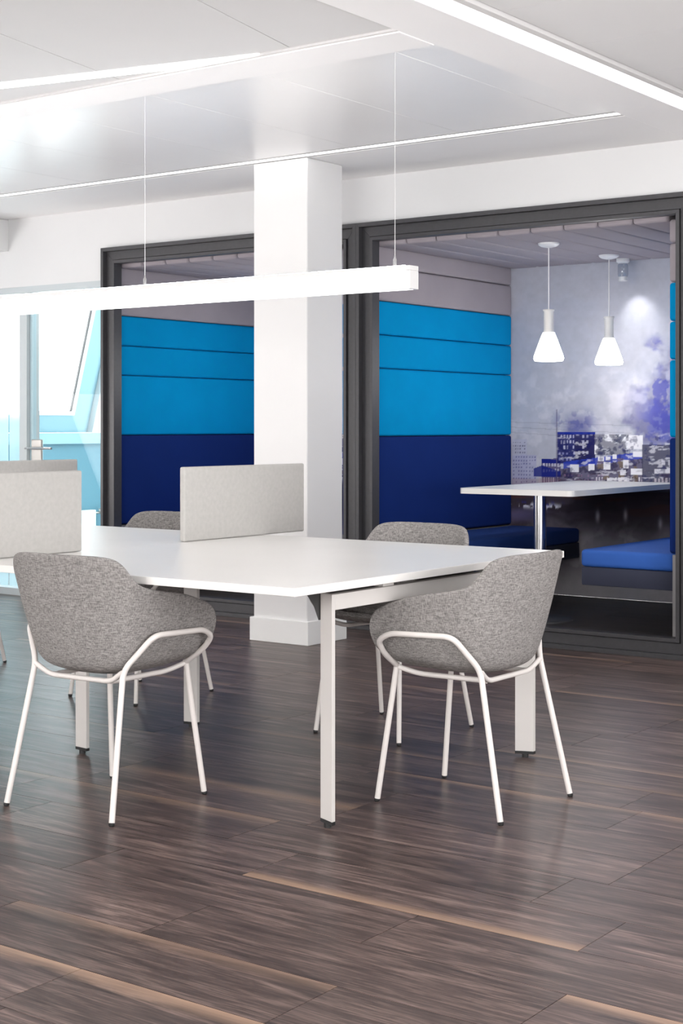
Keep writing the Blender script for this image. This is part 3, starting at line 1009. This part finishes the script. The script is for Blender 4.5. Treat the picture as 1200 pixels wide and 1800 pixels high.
# ==================================================================== CHAIRS
def chair_shell():
    """closed bowl: stations run round the rim, rings from rim to seat centre. local +y = forward"""
    R = [(-.258, 0, .806), (-.252, .10, .807), (-.230, .190, .804), (-.204, .230, .789), (-.178, .252, .740), (-.140, .264, .706),
         (-.05, .275, .692), (.06, .277, .675), (.130, .274, .650), (.194, .269, .630), (.231, .262, .580), (.222, .242, .506),
         (.212, .195, .474), (.212, .11, .466), (.212, 0, .464)]
    K = [(-.186, 0, .450), (-.180, .075, .450), (-.160, .135, .452), (-.145, .168, .456), (-.125, .192, .460), (-.08, .210, .464),
         (-.01, .222, .467), (.08, .226, .470), (.14, .226, .474), (.185, .222, .476), (.198, .215, .468), (.195, .200, .460),
         (.19, .165, .454), (.19, .10, .450), (.19, 0, .450)]
    B = [(-.110, 0, .424), (-.105, .05, .424), (-.095, .09, .425), (-.085, .115, .426), (-.07, .135, .428), (-.04, .148, .430),
         (.0, .155, .432), (.06, .157, .434), (.10, .156, .436), (.125, .152, .437), (.14, .146, .437), (.14, .138, .436),
         (.14, .112, .435), (.14, .065, .434), (.14, 0, .434)]
    full = lambda L_: L_ + [(u, -w_, z) for u, w_, z in L_[-2:0:-1]]
    R, K, B = full(R), full(K), full(B)
    n = len(R)
    rings = []
    def lerp(a, b_, t): return tuple(a[i] + (b_[i] - a[i]) * t for i in range(3))
    for t_ in (0, .05, .30, .56, .80):
        ring_ = []
        for r_, k_ in zip(R, K):
            p = lerp(r_, k_, t_)
            # slight outward belly
            bl = math.sin(PI * t_) * (.004 if r_[0] < -.15 else .012) * min(1, (r_[2] - .45) / .3)
            l_ = math.hypot(p[0], p[1]) or 1
            ring_.append((p[0] + p[0] / l_ * bl, p[1] + p[1] / l_ * bl, p[2]))
        rings.append(ring_)
    rings.append([lerp(lerp(r_, k_, .93), lerp(k_, b_, .12), .5) for r_, k_, b_ in zip(R, K, B)])
    rings.append([lerp(k_, b_, .30) for k_, b_ in zip(K, B)])
    rings.append([lerp(k_, b_, .66) for k_, b_ in zip(K, B)])
    rings.append(B)
    rings.append([(b_[0] * .5, b_[1] * .5, .424) for b_ in B])
    bm = bmesh.new()
    V_ = [[bm.verts.new((p[1], p[0], p[2])) for p in rg] for rg in rings]
    for a, b_ in zip(V_, V_[1:]):
        for k in range(n):
            bm.faces.new([a[k], a[(k + 1) % n], b_[(k + 1) % n], b_[k]])
    c = bm.verts.new((0, 0, .423))
    for k in range(n): bm.faces.new([V_[-1][k], V_[-1][(k + 1) % n], c])
    bmesh.ops.recalc_face_normals(bm, faces=bm.faces[:])
    return bm


def make_chair():
    t = empty('shell_armchair')
    bm = chair_shell()
    # thicken inwards
    bm.normal_update()
    o = mobj('shell', bm, 'chair_fabric', t, smooth=True)
    me = o.data
    # make sure normals point outwards (away from bowl axis)
    f = max(me.polygons, key=lambda p: -p.center.y)
    off = -1 if f.normal.y < 0 else 1
    so = o.modifiers.new('thick', 'SOLIDIFY'); so.thickness = .020; so.offset = off; so.use_even_offset = False
    su = o.modifiers.new('sub', 'SUBSURF'); su.levels = 2; su.render_levels = 2
    # seat cushion
    bm = bmesh.new()
    prof = [(0, .0), (1, 0)]
    n = 28
    out = [(.185 * math.copysign(abs(math.sin(a)) ** .7, math.sin(a)), -.01 + .165 * math.copysign(abs(math.cos(a)) ** .7, math.cos(a))) for a in [2 * PI * k / n for k in range(n)]]
    lay = [(.90, .458), (.99, .470), (1.0, .482), (.95, .494), (.7, .498), (.3, .496)]
    rg = [[bm.verts.new((x * s, y * s, z)) for x, y in out] for s, z in lay]
    for a, b_ in zip(rg, rg[1:]):
        for k in range(n): bm.faces.new([a[k], a[(k + 1) % n], b_[(k + 1) % n], b_[k]])
    bm.faces.new(rg[0][::-1]); bm.faces.new(rg[-1])
    mobj('seat_cushion', bm, 'chair_fabric', t, smooth=True)
    R_ = .0093
    for s in (1, -1):
        # front leg
        bm = bmesh.new(); tube(bm, [(s * .166, .180, .445), (s * .200, .233, .010)], R_, 14)
        L_ = auto_smooth(mobj('leg', bm, 'tube_white', t))
        bm = bmesh.new(); lathe(bm, [(0, 0), (.0075, 0), (.0092, .004), (.0092, .0105), (0, .0105)], s * .2005, .2345, 14)
        mobj('glide', bm, 'black_plastic', L_)
        # rear leg running up into the side loop that closes on the front leg
        pts = [(s * .222, -.233, .010), (s * .186, -.142, .452), (s * .268, -.092, .560), (s * .284, .128, .556), (s * .279, .176, .530),
               (s * .240, .182, .486), (s * .166, .180, .436)]
        bm = bmesh.new(); tube(bm, smooth_path(pts, .032, 7), R_, 14)
        L_ = auto_smooth(mobj('leg', bm, 'tube_white', t))
        bm = bmesh.new(); lathe(bm, [(0, 0), (.0075, 0), (.0092, .004), (.0092, .0105), (0, .0105)], s * .2225, -.2345, 14)
        mobj('glide', bm, 'black_plastic', L_)
        # lower side bar
        pts = [(s * .164, .178, .433), (s * .140, .115, .413), (s * .125, -.06, .411), (s * .125, -.128, .411)]
        bm = bmesh.new(); tube(bm, smooth_path(pts, .04, 5), .0085, 12)
        auto_smooth(mobj('side_bar', bm, 'tube_white', t))
    pts = [(.184, -.145, .445), (.13, -.135, .412), (-.13, -.135, .412), (-.184, -.145, .445)]
    bm = bmesh.new(); tube(bm, smooth_path(pts, .06, 6), .0085, 12)
    auto_smooth(mobj('rear_bar', bm, 'tube_white', t))
    return t


ch = make_chair()
G = 'grey shell armchairs around the desk'
spots = [((-3.482, 3.492), 2.5, 'grey fabric armchair with white tube legs at the near long side, seen from behind'),
         ((-2.548, 4.190), 90, 'grey fabric armchair with white tube legs at the right end of the desk'),
         ((-3.395, 4.972), 178.5, 'grey fabric armchair across the desk, its backrest before the right booth'),
         ((-4.768, 4.972), 180, 'grey fabric armchair across the desk, its backrest partly behind the middle screen'),
         ((-6.17, 4.985), 180, 'grey armchair at the far left edge showing only one leg')]
for i, ((x, y), a, lb) in enumerate(spots):
    o = ch if i == 0 else copy_tree(ch)
    o.location = (x, y, 0); o.rotation_euler = (0, 0, math.radians(a))
    tag(o, lb, 'armchair', G)

# ==================================================================== RADIATOR behind the glass
t = empty('radiator', (-9.93, 9.2, .12))
bm = bmesh.new(); bbox(bm, -.03, .03, -.62, .56, .0, .33, .006)
mobj('panel', bm, 'radiator_white', t)
for k in range(8):
    bm = bmesh.new(); bbox(bm, .031, .037, -.60, .54, .02 + .038 * k, .044 + .038 * k, .002)
    mobj('rib', bm, 'radiator_white', t)
bm = bmesh.new(); tube(bm, smooth_path([(0, .56, .30), (0, .66, .30), (0, .66, -.12)], .03), .012, 10)
auto_smooth(mobj('pipe', bm, 'steel_brushed', t))
bm = bmesh.new(); tube(bm, [(0, .63, .315), (.085, .70, .345)], .024, 14)
auto_smooth(mobj('valve_knob', bm, 'steel_brushed', t))
tag(t, 'low ribbed radiator with thermostat valve seen through the glass door', 'radiator')
